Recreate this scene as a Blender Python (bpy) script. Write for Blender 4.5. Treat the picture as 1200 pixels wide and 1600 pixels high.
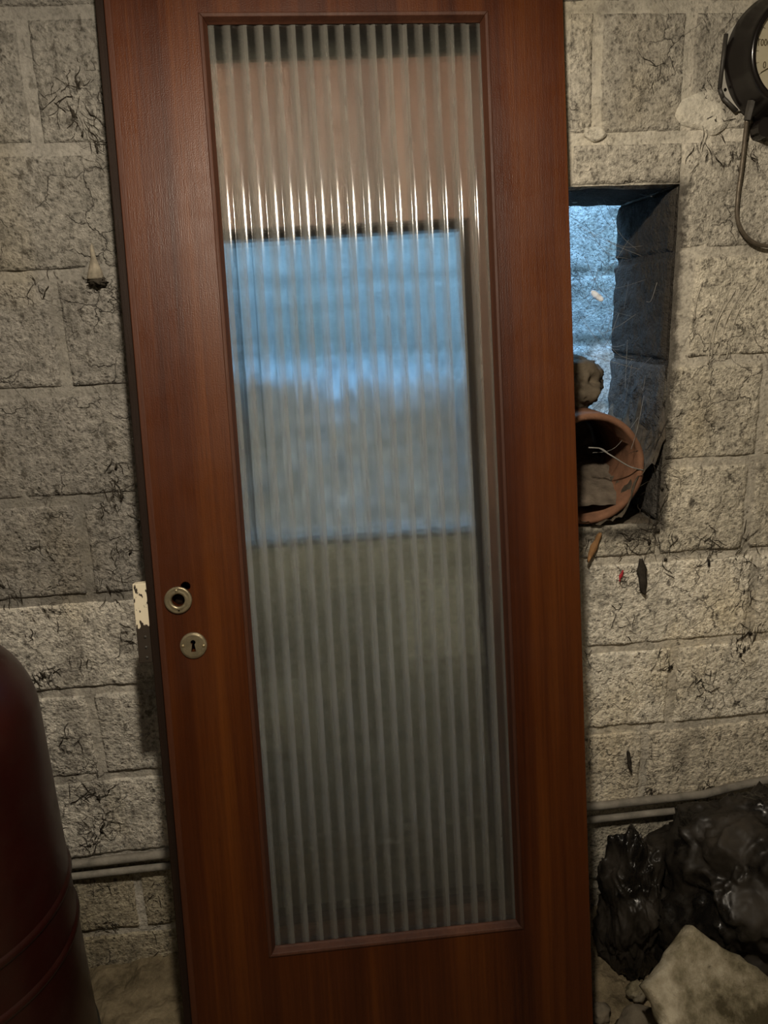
import bpy, bmesh, math, random
from mathutils import Vector, Matrix, noise
from math import sin, cos, pi, radians, sqrt

for o in list(bpy.data.objects): bpy.data.objects.remove(o)
S = bpy.context.scene
C = S.collection
random.seed(7)

# ------------------------------------------------------------------ camera
YAW, PITCH, ROLL = 0.085357, -0.270426, -0.040262
CAM = Vector((0.0, -1.5525, 1.5600)); FPX = 1137.0
fwd = Vector((sin(YAW)*cos(PITCH), cos(YAW)*cos(PITCH), sin(PITCH)))
rgt = Vector((cos(YAW), -sin(YAW), 0)); upv = rgt.cross(fwd)
r_ = cos(ROLL)*rgt + sin(ROLL)*upv; u_ = -sin(ROLL)*rgt + cos(ROLL)*upv
cd = bpy.data.cameras.new('camera'); cam = bpy.data.objects.new('camera', cd); C.objects.link(cam)
cam.matrix_world = Matrix(((r_.x, u_.x, -fwd.x, CAM.x), (r_.y, u_.y, -fwd.y, CAM.y), (r_.z, u_.z, -fwd.z, CAM.z), (0, 0, 0, 1)))
cd.sensor_fit = 'VERTICAL'; cd.sensor_height = 36.0; cd.lens = FPX/1600*36.0; cd.clip_start = 0.02
S.camera = cam
def at(px, py, Y):                       # a measured pixel -> the point at depth Y
    d = fwd*FPX + r_*(px-600) + u_*(800-py)
    return CAM + d*((Y-CAM.y)/d.y)

# ------------------------------------------------------------------ light
W = bpy.data.worlds.new('sky'); S.world = W; W.use_nodes = True
bg = W.node_tree.nodes['Background']; bg.inputs[0].default_value = (0.30, 0.60, 1.0, 1); bg.inputs[1].default_value = 11.0
pl = bpy.data.lights.new('lightwell_portal', 'AREA'); pl.shape = 'RECTANGLE'; pl.size = 2.4; pl.size_y = 0.62
pl.cycles.is_portal = True
po = bpy.data.objects.new('lightwell_portal', pl); C.objects.link(po); po.location = (0.3, 0.62, 2.30)
bl = bpy.data.lights.new('bulb_light', 'POINT'); bl.energy = 84.0; bl.shadow_soft_size = 0.035; bl.color = (1.0, 0.88, 0.71)
LAMP = Vector((0.01, -1.22, 2.29))
bo = bpy.data.objects.new('bulb_light', bl); C.objects.link(bo); bo.location = LAMP
S.view_settings.view_transform = 'Standard'; S.view_settings.look = 'None'
S.view_settings.gamma = 1.0; S.view_settings.use_curve_mapping = False; S.view_settings.exposure = 0.0

FLOOR = -0.03; CEIL = 2.6

# ------------------------------------------------------------------ helpers
def mesh(name, bm, mat, parent=None, smooth=True):
    me = bpy.data.meshes.new(name); bm.to_mesh(me); bm.free()
    return link(name, me, mat, parent, smooth)
def link(name, me, mat, parent=None, smooth=True):
    if mat is not None: me.materials.append(mat)
    if smooth: me.polygons.foreach_set('use_smooth', [True]*len(me.polygons))
    o = bpy.data.objects.new(name, me); C.objects.link(o)
    if parent is not None: o.parent = parent
    return o
def empty(name, loc=(0, 0, 0), rot=(0, 0, 0)):
    o = bpy.data.objects.new(name, None); C.objects.link(o); o.location = loc; o.rotation_euler = rot; o.empty_display_size = 0.05
    return o
def tag(o, label=None, cat=None, group=None, kind=None):
    if label: o['label'] = label
    if cat: o['category'] = cat
    if group: o['group'] = group
    if kind: o['kind'] = kind
    return o
def box(bm, x0, x1, y0, y1, z0, z1):
    v = [bm.verts.new((x, y, z)) for x in (x0, x1) for y in (y0, y1) for z in (z0, z1)]
    for f in ((0,1,3,2), (4,6,7,5), (0,4,5,1), (2,3,7,6), (0,2,6,4), (1,5,7,3)): bm.faces.new([v[i] for i in f])
def boxbm(*a):
    bm = bmesh.new(); box(bm, *a); bmesh.ops.recalc_face_normals(bm, faces=bm.faces); return bm
def bevel(o, w, seg=2, angle=35):
    m = o.modifiers.new('bevel', 'BEVEL'); m.width = w; m.segments = seg; m.limit_method = 'ANGLE'; m.angle_limit = radians(angle)
def lathe(prof, n=64, axis='Z', close=False):      # prof: list of (r, h)
    bm = bmesh.new(); rings = []
    for r, h in prof:
        if r < 1e-6:
            p = {'Z': (0, 0, h), 'Y': (0, h, 0)}[axis]; rings.append([bm.verts.new(p)])
        else:
            ring = []
            for i in range(n):
                a = 2*pi*i/n
                ring.append(bm.verts.new({'Z': (r*cos(a), r*sin(a), h), 'Y': (r*cos(a), h, r*sin(a))}[axis]))
            rings.append(ring)
    pairs = list(zip(rings[:-1], rings[1:])) + ([(rings[-1], rings[0])] if close else [])
    for A, B in pairs:
        for i in range(n):
            j = (i+1) % n
            if len(A) == 1 and len(B) == 1: continue
            if len(A) == 1: bm.faces.new((A[0], B[j], B[i]))
            elif len(B) == 1: bm.faces.new((A[i], A[j], B[0]))
            else: bm.faces.new((A[i], A[j], B[j], B[i]))
    bmesh.ops.recalc_face_normals(bm, faces=bm.faces)
    return bm
def tube(bm, pts, rad, n=8, cap=True):
    pts = [Vector(p) for p in pts]; rings = []
    rads = rad if isinstance(rad, (list, tuple)) else [rad]*len(pts)
    prev = None
    for i, p in enumerate(pts):
        t = (pts[min(i+1, len(pts)-1)]-pts[max(i-1, 0)]).normalized()
        if prev is None:
            a = t.orthogonal().normalized()
        else:
            a = (prev - t*prev.dot(t)).normalized()
        prev = a; b = t.cross(a)
        rings.append([bm.verts.new(p+(a*cos(2*pi*k/n)+b*sin(2*pi*k/n))*rads[i]) for k in range(n)])
    for A, B in zip(rings[:-1], rings[1:]):
        for k in range(n): bm.faces.new((A[k], A[(k+1) % n], B[(k+1) % n], B[k]))
    if cap and n > 2:
        bm.faces.new(rings[0][::-1]); bm.faces.new(rings[-1])
def smooth_path(pts, n=8):
    pts = [Vector(p) for p in pts]; out = []
    for i in range(len(pts)-1):
        p0, p1, p2, p3 = pts[max(i-1, 0)], pts[i], pts[i+1], pts[min(i+2, len(pts)-1)]
        for k in range(n):
            t = k/n
            out.append(0.5*((2*p1)+(p2-p0)*t+(2*p0-5*p1+4*p2-p3)*t*t+(3*p1-p0-3*p2+p3)*t**3))
    out.append(pts[-1]); return out
def fbm(v, oct=3):
    s, a = 0.0, 1.0
    for k in range(oct):
        s += a*noise.noise(v); v = v*2.03; a *= 0.5
    return s
def cut(o, cutter_bm):
    me = bpy.data.meshes.new('c'); cutter_bm.to_mesh(me); cutter_bm.free()
    c = bpy.data.objects.new('c', me); C.objects.link(c); c.parent = o.parent
    m = o.modifiers.new('b', 'BOOLEAN'); m.object = c; m.operation = 'DIFFERENCE'; m.solver = 'EXACT'
    dg = bpy.context.evaluated_depsgraph_get(); dg.update()
    nm = bpy.data.meshes.new_from_object(o.evaluated_get(dg)); o.modifiers.remove(m); o.data = nm
    bpy.data.objects.remove(c)

# ------------------------------------------------------------------ materials
class NT:
    def __init__(s, name):
        s.m = bpy.data.materials.new(name); s.m.use_nodes = True; s.t = s.m.node_tree; s.t.nodes.clear()
        s.out = s.t.nodes.new('ShaderNodeOutputMaterial')
    def n(s, typ, **kw):
        nd = s.t.nodes.new('ShaderNode'+typ)
        for k, v in kw.items():
            if k.startswith('i_'): nd.inputs[k[2:].replace('_', ' ')].default_value = v
            else: setattr(nd, k, v)
        return nd
    def l(s, a, b): s.t.links.new(a, b)
    def noise(s, vec, scale, detail=4, rough=0.55, out='Fac'):
        nd = s.n('TexNoise'); nd.inputs['Scale'].default_value = scale; nd.inputs['Detail'].default_value = detail; nd.inputs['Roughness'].default_value = rough
        if vec is not None: s.l(vec, nd.inputs['Vector'])
        return nd.outputs[out]
    def ramp(s, fac, stops, interp='LINEAR'):
        nd = s.n('ValToRGB'); nd.color_ramp.interpolation = interp; e = nd.color_ramp.elements
        while len(e) < len(stops): e.new(0.5)
        for i, (p, c) in enumerate(stops):
            e[i].position = p; e[i].color = (c, c, c, 1) if isinstance(c, (int, float)) else (*c, 1)
        s.l(fac, nd.inputs['Fac']); return nd.outputs['Color']
    def mix(s, fac, a, b, mode='MIX'):
        nd = s.n('MixRGB', blend_type=mode)
        for inp, v in ((nd.inputs['Fac'], fac), (nd.inputs['Color1'], a), (nd.inputs['Color2'], b)):
            if isinstance(v, (int, float)): inp.default_value = v if inp.name == 'Fac' else (v, v, v, 1)
            elif isinstance(v, tuple): inp.default_value = (*v, 1)
            else: s.l(v, inp)
        return nd.outputs['Color']
    def math(s, op, a, b=0.0):
        nd = s.n('Math', operation=op)
        for i, v in enumerate((a, b)):
            if isinstance(v, (int, float)): nd.inputs[i].default_value = v
            else: s.l(v, nd.inputs[i])
        return nd.outputs[0]
    def mapping(s, vec, scale=(1, 1, 1), loc=(0, 0, 0)):
        nd = s.n('Mapping'); nd.inputs['Scale'].default_value = scale; nd.inputs['Location'].default_value = loc
        s.l(vec, nd.inputs['Vector']); return nd.outputs['Vector']
    def bump(s, h, strength=0.5, dist=0.004, normal=None):
        nd = s.n('Bump'); nd.inputs['Strength'].default_value = strength; nd.inputs['Distance'].default_value = dist
        s.l(h, nd.inputs['Height'])
        if normal is not None: s.l(normal, nd.inputs['Normal'])
        return nd.outputs['Normal']
    def principled(s, col, rough=0.6, metal=0.0, spec=0.5, normal=None, **kw):
        nd = s.n('BsdfPrincipled')
        if isinstance(col, tuple): nd.inputs['Base Color'].default_value = (*col, 1)
        else: s.l(col, nd.inputs['Base Color'])
        if isinstance(rough, (int, float)): nd.inputs['Roughness'].default_value = rough
        else: s.l(rough, nd.inputs['Roughness'])
        nd.inputs['Metallic'].default_value = metal; nd.inputs['Specular IOR Level'].default_value = spec
        if normal is not None: s.l(normal, nd.inputs['Normal'])
        for k, v in kw.items(): nd.inputs[k].default_value = v
        s.l(nd.outputs[0], s.out.inputs['Surface']); return nd

def mat_plain(name, col, rough=0.6, metal=0.0, spec=0.4, var=0.25, scale=30, bump=0.0, bscale=120):
    t = NT(name); g = t.n('TexCoord').outputs['Object']
    n1 = t.noise(g, scale, 5)
    c = t.mix(1.0, col, t.ramp(n1, [(0.25, 1-var), (0.75, 1+var)]), 'MULTIPLY')
    nm = t.bump(t.noise(g, bscale, 4), bump, 0.003) if bump else None
    t.principled(c, rough, metal, spec, nm); return t.m

def mat_wall(name, tint_from_object=True, base=(0.36, 0.33, 0.28), relief=0.8, grime=1.0, speck=1.0):
    t = NT(name); P = t.n('NewGeometry').outputs['Position']
    col = t.n('ObjectInfo').outputs['Color'] if tint_from_object else None
    fz = t.noise(P, 118, 3, 0.6); big = t.noise(P, 5.0, 5, 0.6); mid = t.noise(P, 28, 5, 0.65); fine = t.noise(P, 150, 5, 0.7)
    c = col if col is not None else base
    c = t.mix(1.0, c, t.ramp(big, [(0.3, 0.80), (0.7, 1.14)]), 'MULTIPLY')
    c = t.mix(1.0, c, t.ramp(mid, [(0.28, 0.72), (0.5, 1.0), (0.75, 1.12)]), 'MULTIPLY')
    c = t.mix(1.0, c, t.ramp(fz, [(0.30, 1-0.62*speck), (0.44, 1-0.08*speck), (0.54, 1+0.06*speck), (0.70, 1+0.36*speck)]), 'MULTIPLY')  # dirt and relief shade in one: hollows darker, high spots lighter
    # open pits of the block, left unpainted and dirty
    vo = t.n('TexVoronoi', feature='F1'); vo.inputs['Scale'].default_value = 90; t.l(t.mapping(P, (1, 1, 1)), vo.inputs['Vector'])
    pits = t.ramp(vo.outputs['Distance'], [(0.10, 1.0), (0.34, 0.0)])
    pm = t.ramp(mid, [(0.50, 0.0), (0.64, 1.0)])
    pits = t.math('MULTIPLY', pits, pm)
    c = t.mix(t.math('MULTIPLY', pits, 0.5), c, (0.075, 0.065, 0.05))
    # soot and web grime in streaks and blots
    wv = t.noise(t.mapping(P, (9, 9, 5), (3.1, 1.7, 0.4)), 1.0, 7, 0.72)
    gr = t.ramp(wv, [(0.53, 0.0), (0.68, 1.0)])
    sp = t.ramp(t.noise(t.mapping(P, (48, 48, 34)), 1.0, 5, 0.7), [(0.565, 0.0), (0.65, 1.0)])
    g = t.math('MAXIMUM', t.math('MULTIPLY', gr, 0.62), t.math('MULTIPLY', sp, 0.75))
    g = t.math('MULTIPLY', g, grime)
    c = t.mix(g, c, (0.055, 0.047, 0.036))
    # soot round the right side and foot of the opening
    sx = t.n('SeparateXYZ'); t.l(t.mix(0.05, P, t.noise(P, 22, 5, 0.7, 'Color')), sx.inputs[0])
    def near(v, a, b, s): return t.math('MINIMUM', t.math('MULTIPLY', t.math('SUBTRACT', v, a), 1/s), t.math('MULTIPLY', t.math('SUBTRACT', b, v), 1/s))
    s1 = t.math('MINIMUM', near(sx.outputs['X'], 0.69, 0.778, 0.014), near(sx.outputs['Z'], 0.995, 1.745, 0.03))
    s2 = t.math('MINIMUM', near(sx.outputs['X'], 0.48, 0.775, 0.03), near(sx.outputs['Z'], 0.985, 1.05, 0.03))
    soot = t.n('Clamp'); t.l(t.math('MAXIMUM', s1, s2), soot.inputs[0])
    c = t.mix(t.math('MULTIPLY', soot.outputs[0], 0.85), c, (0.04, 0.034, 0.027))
    # yellowish water stains
    st = t.ramp(t.noise(t.mapping(P, (4, 4, 2.2), (7, 2, 5)), 1.0, 4), [(0.52, 0.0), (0.70, 0.5)])
    c = t.mix(st, c, t.mix(1.0, c, (1.0, 0.90, 0.68), 'MULTIPLY'))
    # cracks in the paint skin
    ve = t.n('TexVoronoi', feature='DISTANCE_TO_EDGE'); ve.inputs['Scale'].default_value = 13
    t.l(t.mix(0.10, P, t.noise(P, 14, 4, out='Color')), ve.inputs['Vector'])
    crk = t.math('MULTIPLY', t.ramp(ve.outputs['Distance'], [(0.0, 1.0), (0.022, 0.0)]), t.ramp(t.noise(P, 6, 3), [(0.5, 0.0), (0.58, 1.0)]))
    c = t.mix(t.math('MULTIPLY', crk, 0.6), c, (0.05, 0.042, 0.034))
    h = t.math('ADD', t.math('MULTIPLY', fz, 1.0), t.math('MULTIPLY', t.noise(P, 62, 6, 0.7), 0.9))
    h = t.math('SUBTRACT', h, t.math('MULTIPLY', pits, 0.45))
    h = t.math('SUBTRACT', h, t.math('MULTIPLY', crk, 0.5))
    t.principled(c, 0.85, 0, 0.25, t.bump(h, relief, 0.011)); return t.m

def mat_wood(name, dark, mid, light, rough=0.34, grain=1.0, spec=0.42):
    t = NT(name); g = t.n('TexCoord').outputs['Object']
    a = t.noise(t.mapping(g, (16, 16, 0.35)), 1.0, 4, 0.6)
    b = t.noise(t.mapping(g, (170, 170, 3.0)), 1.0, 4, 0.6)
    d = t.noise(t.mapping(g, (620, 620, 26)), 1.0, 2, 0.5)
    f = t.math('ADD', t.math('MULTIPLY', a, 0.72), t.math('MULTIPLY', b, 0.28))
    c = t.ramp(f, [(0.34, dark), (0.50, mid), (0.68, light)])
    c = t.mix(t.ramp(d, [(0.58, 0.0), (0.75, 0.5*grain)]), c, t.mix(1.0, c, (0.45, 0.40, 0.36), 'MULTIPLY'))
    worn = t.noise(g, 9, 5, 0.7)
    h = t.math('ADD', t.math('MULTIPLY', d, 0.6), t.math('MULTIPLY', t.noise(g, 420, 3), 0.7))
    p = t.principled(c, t.ramp(worn, [(0.3, rough-0.05), (0.7, rough+0.14)]), 0, spec, t.bump(h, 0.5, 0.0010))
    return t.m

M = {}
M['block'] = mat_wall('painted block')
M['mortar'] = mat_wall('painted mortar', True, (0.54, 0.50, 0.425), 0.45, 0.75, 0.45)
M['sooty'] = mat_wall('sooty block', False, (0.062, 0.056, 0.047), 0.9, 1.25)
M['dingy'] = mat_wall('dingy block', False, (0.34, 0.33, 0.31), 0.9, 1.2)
M['well'] = mat_wall('light well block', False, (0.62, 0.62, 0.60), 0.9, 0.6)
M['room'] = mat_wall('room wall', False, (0.30, 0.275, 0.23), 0.6, 0.8)
M['wood'] = mat_wood('mahogany veneer', (0.026, 0.0048, 0.0008), (0.055, 0.0125, 0.0018), (0.098, 0.027, 0.0034), 0.37, 1.0, 0.30)
M['lipping'] = mat_wood('hardwood lipping', (0.035, 0.010, 0.0035), (0.060, 0.018, 0.007), (0.085, 0.028, 0.011), 0.5, 1.0, 0.25)
M['bead'] = mat_wood('glazing bead wood', (0.030, 0.009, 0.004), (0.055, 0.018, 0.008), (0.085, 0.032, 0.015), 0.55, 1.0, 0.3)
M['oldwood'] = mat_wood('second door veneer', (0.075, 0.030, 0.018), (0.14, 0.062, 0.040), (0.20, 0.096, 0.063), 0.40)
M['edgewood'] = mat_wood('stained door edge', (0.010, 0.0055, 0.0035), (0.017, 0.009, 0.0055), (0.026, 0.014, 0.0085), 0.6, 1.0, 0.15)
M['brass'] = mat_plain('tarnished brass', (0.30, 0.255, 0.165), 0.38, 0.75, 0.5, 0.35, 60, 0.15, 300)
M['brass_bright'] = mat_plain('bright brass screw', (0.62, 0.52, 0.32), 0.3, 0.9, 0.5, 0.2, 60)
M['black'] = mat_plain('black void', (0.006, 0.005, 0.004), 0.9, 0, 0.1)
M['bakelite'] = mat_plain('black bakelite', (0.010, 0.008, 0.007), 0.22, 0, 0.5, 0.3, 20, 0.05, 60)
M['dial'] = mat_plain('cream dial', (0.60, 0.54, 0.40), 0.5, 0, 0.3, 0.08, 25)
M['ink'] = mat_plain('dial ink', (0.10, 0.075, 0.04), 0.6, 0, 0.2, 0.2)
M['palemetal'] = mat_plain('pale painted plate', (0.40, 0.38, 0.33), 0.6, 0.1, 0.4, 0.25, 40, 0.1)
M['darkmetal'] = mat_plain('dark grey metal', (0.055, 0.05, 0.043), 0.5, 0.3, 0.4, 0.4, 50, 0.2)
M['tube'] = mat_plain('dull copper tube', (0.14, 0.115, 0.085), 0.42, 0.5, 0.5, 0.35, 60, 0.2)
M['pipe'] = mat_plain('painted wall pipe', (0.235, 0.215, 0.18), 0.7, 0, 0.3, 0.45, 24, 0.4, 160)
M['clay'] = mat_plain('terracotta', (0.18, 0.088, 0.050), 0.85, 0, 0.3, 0.45, 26, 0.4, 130)
M['claydust'] = mat_plain('dusty pipe silt', (0.13, 0.105, 0.08), 0.95, 0, 0.1, 0.45, 30, 0.6, 150)
M['dirt'] = mat_plain('sooty dirt', (0.085, 0.07, 0.052), 0.95, 0, 0.1, 0.6, 40, 0.8, 120)
M['plaster'] = mat_plain('plaster rubble', (0.29, 0.30, 0.31), 0.95, 0, 0.1, 0.4, 22, 0.8, 90)
M['mortarlump'] = mat_plain('old mortar lump', (0.115, 0.093, 0.066), 0.95, 0, 0.1, 0.5, 25, 0.8, 90)
M['leaf'] = mat_plain('dead leaf', (0.26, 0.14, 0.06), 0.8, 0, 0.2, 0.5, 60, 0.3)
M['darkleaf'] = mat_plain('dark dead leaf', (0.045, 0.038, 0.03), 0.9, 0, 0.15, 0.5, 60, 0.3)
M['redleaf'] = mat_plain('red scrap', (0.40, 0.03, 0.04), 0.6, 0, 0.3, 0.4, 80)
M['husk'] = mat_plain('dusty husk', (0.24, 0.21, 0.16), 0.9, 0, 0.1, 0.4, 70, 0.4)
M['flake'] = mat_plain('paint flake', (0.80, 0.84, 0.90), 0.7, 0, 0.2, 0.15)
M['web'] = mat_plain('sooty cobweb', (0.042, 0.036, 0.028), 0.95, 0, 0.05, 0.3)
M['paleweb'] = mat_plain('dusty cobweb', (0.22, 0.21, 0.19), 0.95, 0, 0.05, 0.3)
M['stone'] = mat_plain('rubble stone', (0.16, 0.135, 0.10), 0.95, 0, 0.1, 0.5, 18, 0.8, 90)

def m_tank():
    t = NT('red tank paint'); g = t.n('TexCoord').outputs['Object']
    n1 = t.noise(g, 6, 6, 0.65)
    c = t.ramp(n1, [(0.3, (0.020, 0.0025, 0.0015)), (0.7, (0.032, 0.0045, 0.0025))])
    dust = t.ramp(t.noise(g, 14, 6, 0.7), [(0.45, 0.0), (0.85, 0.35)])
    c = t.mix(dust, c, (0.030, 0.020, 0.013))
    scr = t.ramp(t.noise(t.mapping(g, (90, 90, 30)), 1.0, 3, 0.5), [(0.74, 0.0), (0.78, 1.0)])
    c = t.mix(scr, c, (0.07, 0.05, 0.04))
    t.principled(c, t.ramp(n1, [(0.3, 0.30), (0.7, 0.42)]), 0, 0.5, t.bump(t.noise(g, 60, 4), 0.06, 0.003)); return t.m
M['tank'] = m_tank()
def m_plastic():
    t = NT('black plastic sheet'); g = t.n('TexCoord').outputs['Object']
    dust = t.ramp(t.noise(g, 7, 6, 0.7), [(0.40, 0.0), (0.66, 1.0)])
    c = t.mix(dust, (0.008, 0.007, 0.006), (0.040, 0.032, 0.023))
    r = t.ramp(dust, [(0.0, 0.24), (1.0, 0.9)])
    cr = t.noise(t.mapping(g, (9, 9, 4)), 1.0, 4, 0.5)
    t.principled(c, r, 0, 0.35, t.bump(cr, 0.5, 0.02)); return t.m
M['plastic'] = m_plastic()
def m_concrete():
    t = NT('broken concrete'); g = t.n('TexCoord').outputs['Object']
    n1 = t.noise(g, 9, 6, 0.65)
    c = t.ramp(n1, [(0.40, (0.07, 0.058, 0.032)), (0.50, (0.22, 0.19, 0.125)), (0.64, (0.44, 0.39, 0.29))])
    sp = t.ramp(t.noise(g, 70, 4, 0.7), [(0.62, 0.0), (0.72, 0.7)])
    c = t.mix(sp, c, (0.07, 0.055, 0.035))
    t.principled(c, 0.9, 0, 0.2, t.bump(t.noise(g, 80, 5, 0.7), 0.7, 0.006)); return t.m
M['concrete'] = m_concrete()
def m_floor():
    t = NT('dirt floor'); g = t.n('NewGeometry').outputs['Position']
    n1 = t.noise(g, 10, 6, 0.7)
    c = t.ramp(n1, [(0.3, (0.07, 0.055, 0.033)), (0.5, (0.20, 0.16, 0.10)), (0.7, (0.34, 0.28, 0.18))])
    t.principled(c, 0.95, 0, 0.1, t.bump(t.noise(g, 60, 5, 0.7), 0.8, 0.01)); return t.m
M['floor'] = m_floor()
def m_lock():
    t = NT('lock case with flaking white paint'); g = t.n('TexCoord').outputs['Object']
    sep = t.n('SeparateXYZ'); t.l(g, sep.inputs[0])
    zone = t.math('MULTIPLY', t.math('SUBTRACT', sep.outputs['Z'], -0.012), 10.0)
    n1 = t.math('ADD', t.noise(t.mapping(g, (1, 1, 0.45)), 105, 4, 0.6), t.math('MINIMUM', zone, 0.14))
    paint = t.ramp(n1, [(0.55, 0.0), (0.57, 1.0)])
    c = t.mix(paint, (0.030, 0.021, 0.014), (0.72, 0.64, 0.48))
    t.principled(c, 0.6, 0, 0.4, t.bump(paint, 0.5, 0.001)); return t.m
M['lock'] = m_lock()

PITCHX = 0.0284
def m_glass(front):
    t = NT('ribbed glass front' if front else 'ribbed glass back')
    g = t.n('TexCoord').outputs['Object']
    tr = t.n('BsdfTransparent'); tr.inputs[0].default_value = (0.94, 0.965, 0.95, 1)
    rf = t.n('BsdfRefraction'); rf.inputs['IOR'].default_value = 1.45; rf.inputs['Roughness'].default_value = 0.17; rf.inputs[0].default_value = (0.93, 0.965, 0.95, 1)
    m1 = t.n('MixShader'); m1.inputs[0].default_value = 0.62; t.l(tr.outputs[0], m1.inputs[1]); t.l(rf.outputs[0], m1.inputs[2])
    gl = t.n('BsdfGlossy'); gl.inputs['Roughness'].default_value = 0.09
    fr = t.n('Fresnel'); fr.inputs['IOR'].default_value = 1.5
    m2 = t.n('MixShader'); t.l(fr.outputs[0], m2.inputs[0]); t.l(m1.outputs[0], m2.inputs[1]); t.l(gl.outputs[0], m2.inputs[2])
    res = m2 if front else m1
    if front:
        sep = t.n('SeparateXYZ'); t.l(g, sep.inputs[0])
        k = t.math('FRACT', t.math('DIVIDE', sep.outputs['X'], PITCHX))
        band = t.ramp(k, [(0.00, 0.07), (0.16, 0.40), (0.42, 0.66), (0.58, 0.60), (0.63, 0.07)])
        film = t.ramp(t.noise(t.mapping(g, (9, 9, 3)), 1.0, 5, 0.7), [(0.3, 0.7), (0.7, 1.15)])
        dustf = t.math('MULTIPLY', t.math('MULTIPLY', band, film), 0.80)
        low = t.math('MULTIPLY', t.math('SUBTRACT', 1.75, sep.outputs['Z']), 0.10)      # dust film thickened lower down, standing in for the lit wall behind
        dustf = t.math('MAXIMUM', dustf, t.math('MULTIPLY', t.math('MAXIMUM', low, 0.05), film))
        spk = t.ramp(t.noise(g, 330, 2, 0.5), [(0.76, 0.0), (0.80, 0.5)])
        dustf = t.math('MAXIMUM', dustf, spk)
        df = t.n('BsdfDiffuse'); df.inputs[0].default_value = (0.36, 0.345, 0.30, 1)
        tl = t.n('BsdfTranslucent'); tl.inputs[0].default_value = (0.45, 0.46, 0.45, 1)
        md = t.n('MixShader'); md.inputs[0].default_value = 0.5; t.l(df.outputs[0], md.inputs[1]); t.l(tl.outputs[0], md.inputs[2])
        m3 = t.n('MixShader'); t.l(dustf, m3.inputs[0]); t.l(m2.outputs[0], m3.inputs[1]); t.l(md.outputs[0], m3.inputs[2])
        res = m3
    t.l(res.outputs[0], t.out.inputs['Surface']); return t.m
def m_clear():
    t = NT('clear gauge glass'); a = t.n('BsdfTransparent'); a.inputs[0].default_value = (0.95, 0.95, 0.94, 1); g = t.n('BsdfGlossy'); g.inputs['Roughness'].default_value = 0.05
    f = t.n('Fresnel'); m = t.n('MixShader'); t.l(f.outputs[0], m.inputs[0]); t.l(a.outputs[0], m.inputs[1]); t.l(g.outputs[0], m.inputs[2]); t.l(m.outputs[0], t.out.inputs['Surface']); return t.m
M['clear'] = m_clear()
M['glass_f'] = m_glass(True); M['glass_b'] = m_glass(False)

# ------------------------------------------------------------------ room shell
OX0, OX1, OZ0, OZ1, WT = -0.20, 0.770, 1.062, 1.786, 0.30      # the opening through the wall
wall = empty('wall_back', (0, 0, FLOOR)); tag(wall, 'rough block cellar wall in grubby white paint, with an opening behind the door', kind='structure')
def child(o, p):
    o.parent = p; o.matrix_parent_inverse = p.matrix_world.inverted() if False else Matrix.Translation(-Vector(p.location)); return o

def relief(x, z):
    v = Vector((x, 0.3, z))
    return 0.0040*fbm(v*6.0, 2) + 0.0030*fbm(v*34.0, 3)
def grid_face(bm, x0, x1, z0, z1, step, f):
    nx = max(2, int((x1-x0)/step)); nz = max(2, int((z1-z0)/step))
    rows = [[bm.verts.new(f(x0+(x1-x0)*i/nx, z0+(z1-z0)*j/nz, i, j, nx, nz)) for i in range(nx+1)] for j in range(nz+1)]
    for j in range(nz):
        for i in range(nx): bm.faces.new((rows[j][i], rows[j][i+1], rows[j+1][i+1], rows[j+1][i]))
    return rows
def warp(x, z):          # joints wander a little
    return 0.0045*noise.noise(Vector((x*3.1, 2.2, z*3.1))), 0.0050*noise.noise(Vector((x*2.7+9, 4.2, z*4.1)))
def make_block(x0, x1, z0, z1, tint, step):
    def f(x, z, i, j, nx, nz):
        e = min(x-x0, x1-x, z-z0, z1-z)
        wob = 0.0040*fbm(Vector((x*17, 5.5, z*17)), 3); wx, wz = warp(x, z)
        y = -0.0040 - relief(x, z)
        ed = max(0.0, 1 - (e+wob*0.7)/0.009)
        y += 0.0075*ed*ed
        if i in (0, nx) or j in (0, nz): y = 0.022
        return (x + wx + (wob if i in (0, nx) else 0), y, z + wz + (wob if j in (0, nz) else 0))
    bm = bmesh.new(); grid_face(bm, x0, x1, z0, z1, step, f)
    o = mesh('block', bm, M['block']); o.color = (*tint, 1); return child(o, wall)

courses = {-1: [-1.163, -0.713, -0.263, 0.187, 0.637, 1.087, 1.6],
           0: [-1.39, -0.938, -0.488, -0.33, 0.52, 0.586, 0.770, 1.22, 1.6],
           1: [-1.163, -0.713, -0.263, 0.187, 0.53, 1.06, 1.6],
           2: [-1.40, -0.952, -0.502, -0.052, 0.40, 0.80, 1.13, 1.6],
           3: [-1.20, -0.745, -0.295, 0.155, 0.60, 0.997, 1.6],
           4: [-1.42, -0.969, -0.519, -0.069, 0.38, 0.55, 0.984, 1.43, 1.6],
           5: [-1.20, -0.75, -0.30, 0.15, 0.60, 1.016, 1.6],
           6: [-1.42, -0.97, -0.56, -0.07, 0.38, 0.83, 1.25, 1.6],
           7: [-1.20, -0.75, -0.30, 0.15, 0.48, 0.773, 1.22, 1.6],
           8: [-1.42, -0.97, -0.52, -0.07, 0.38, 0.62, 1.03, 1.6],
           9: [-1.20, -0.75, -0.43, 0.15, 0.60, 1.05, 1.6]}
G = 0.0055
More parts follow.
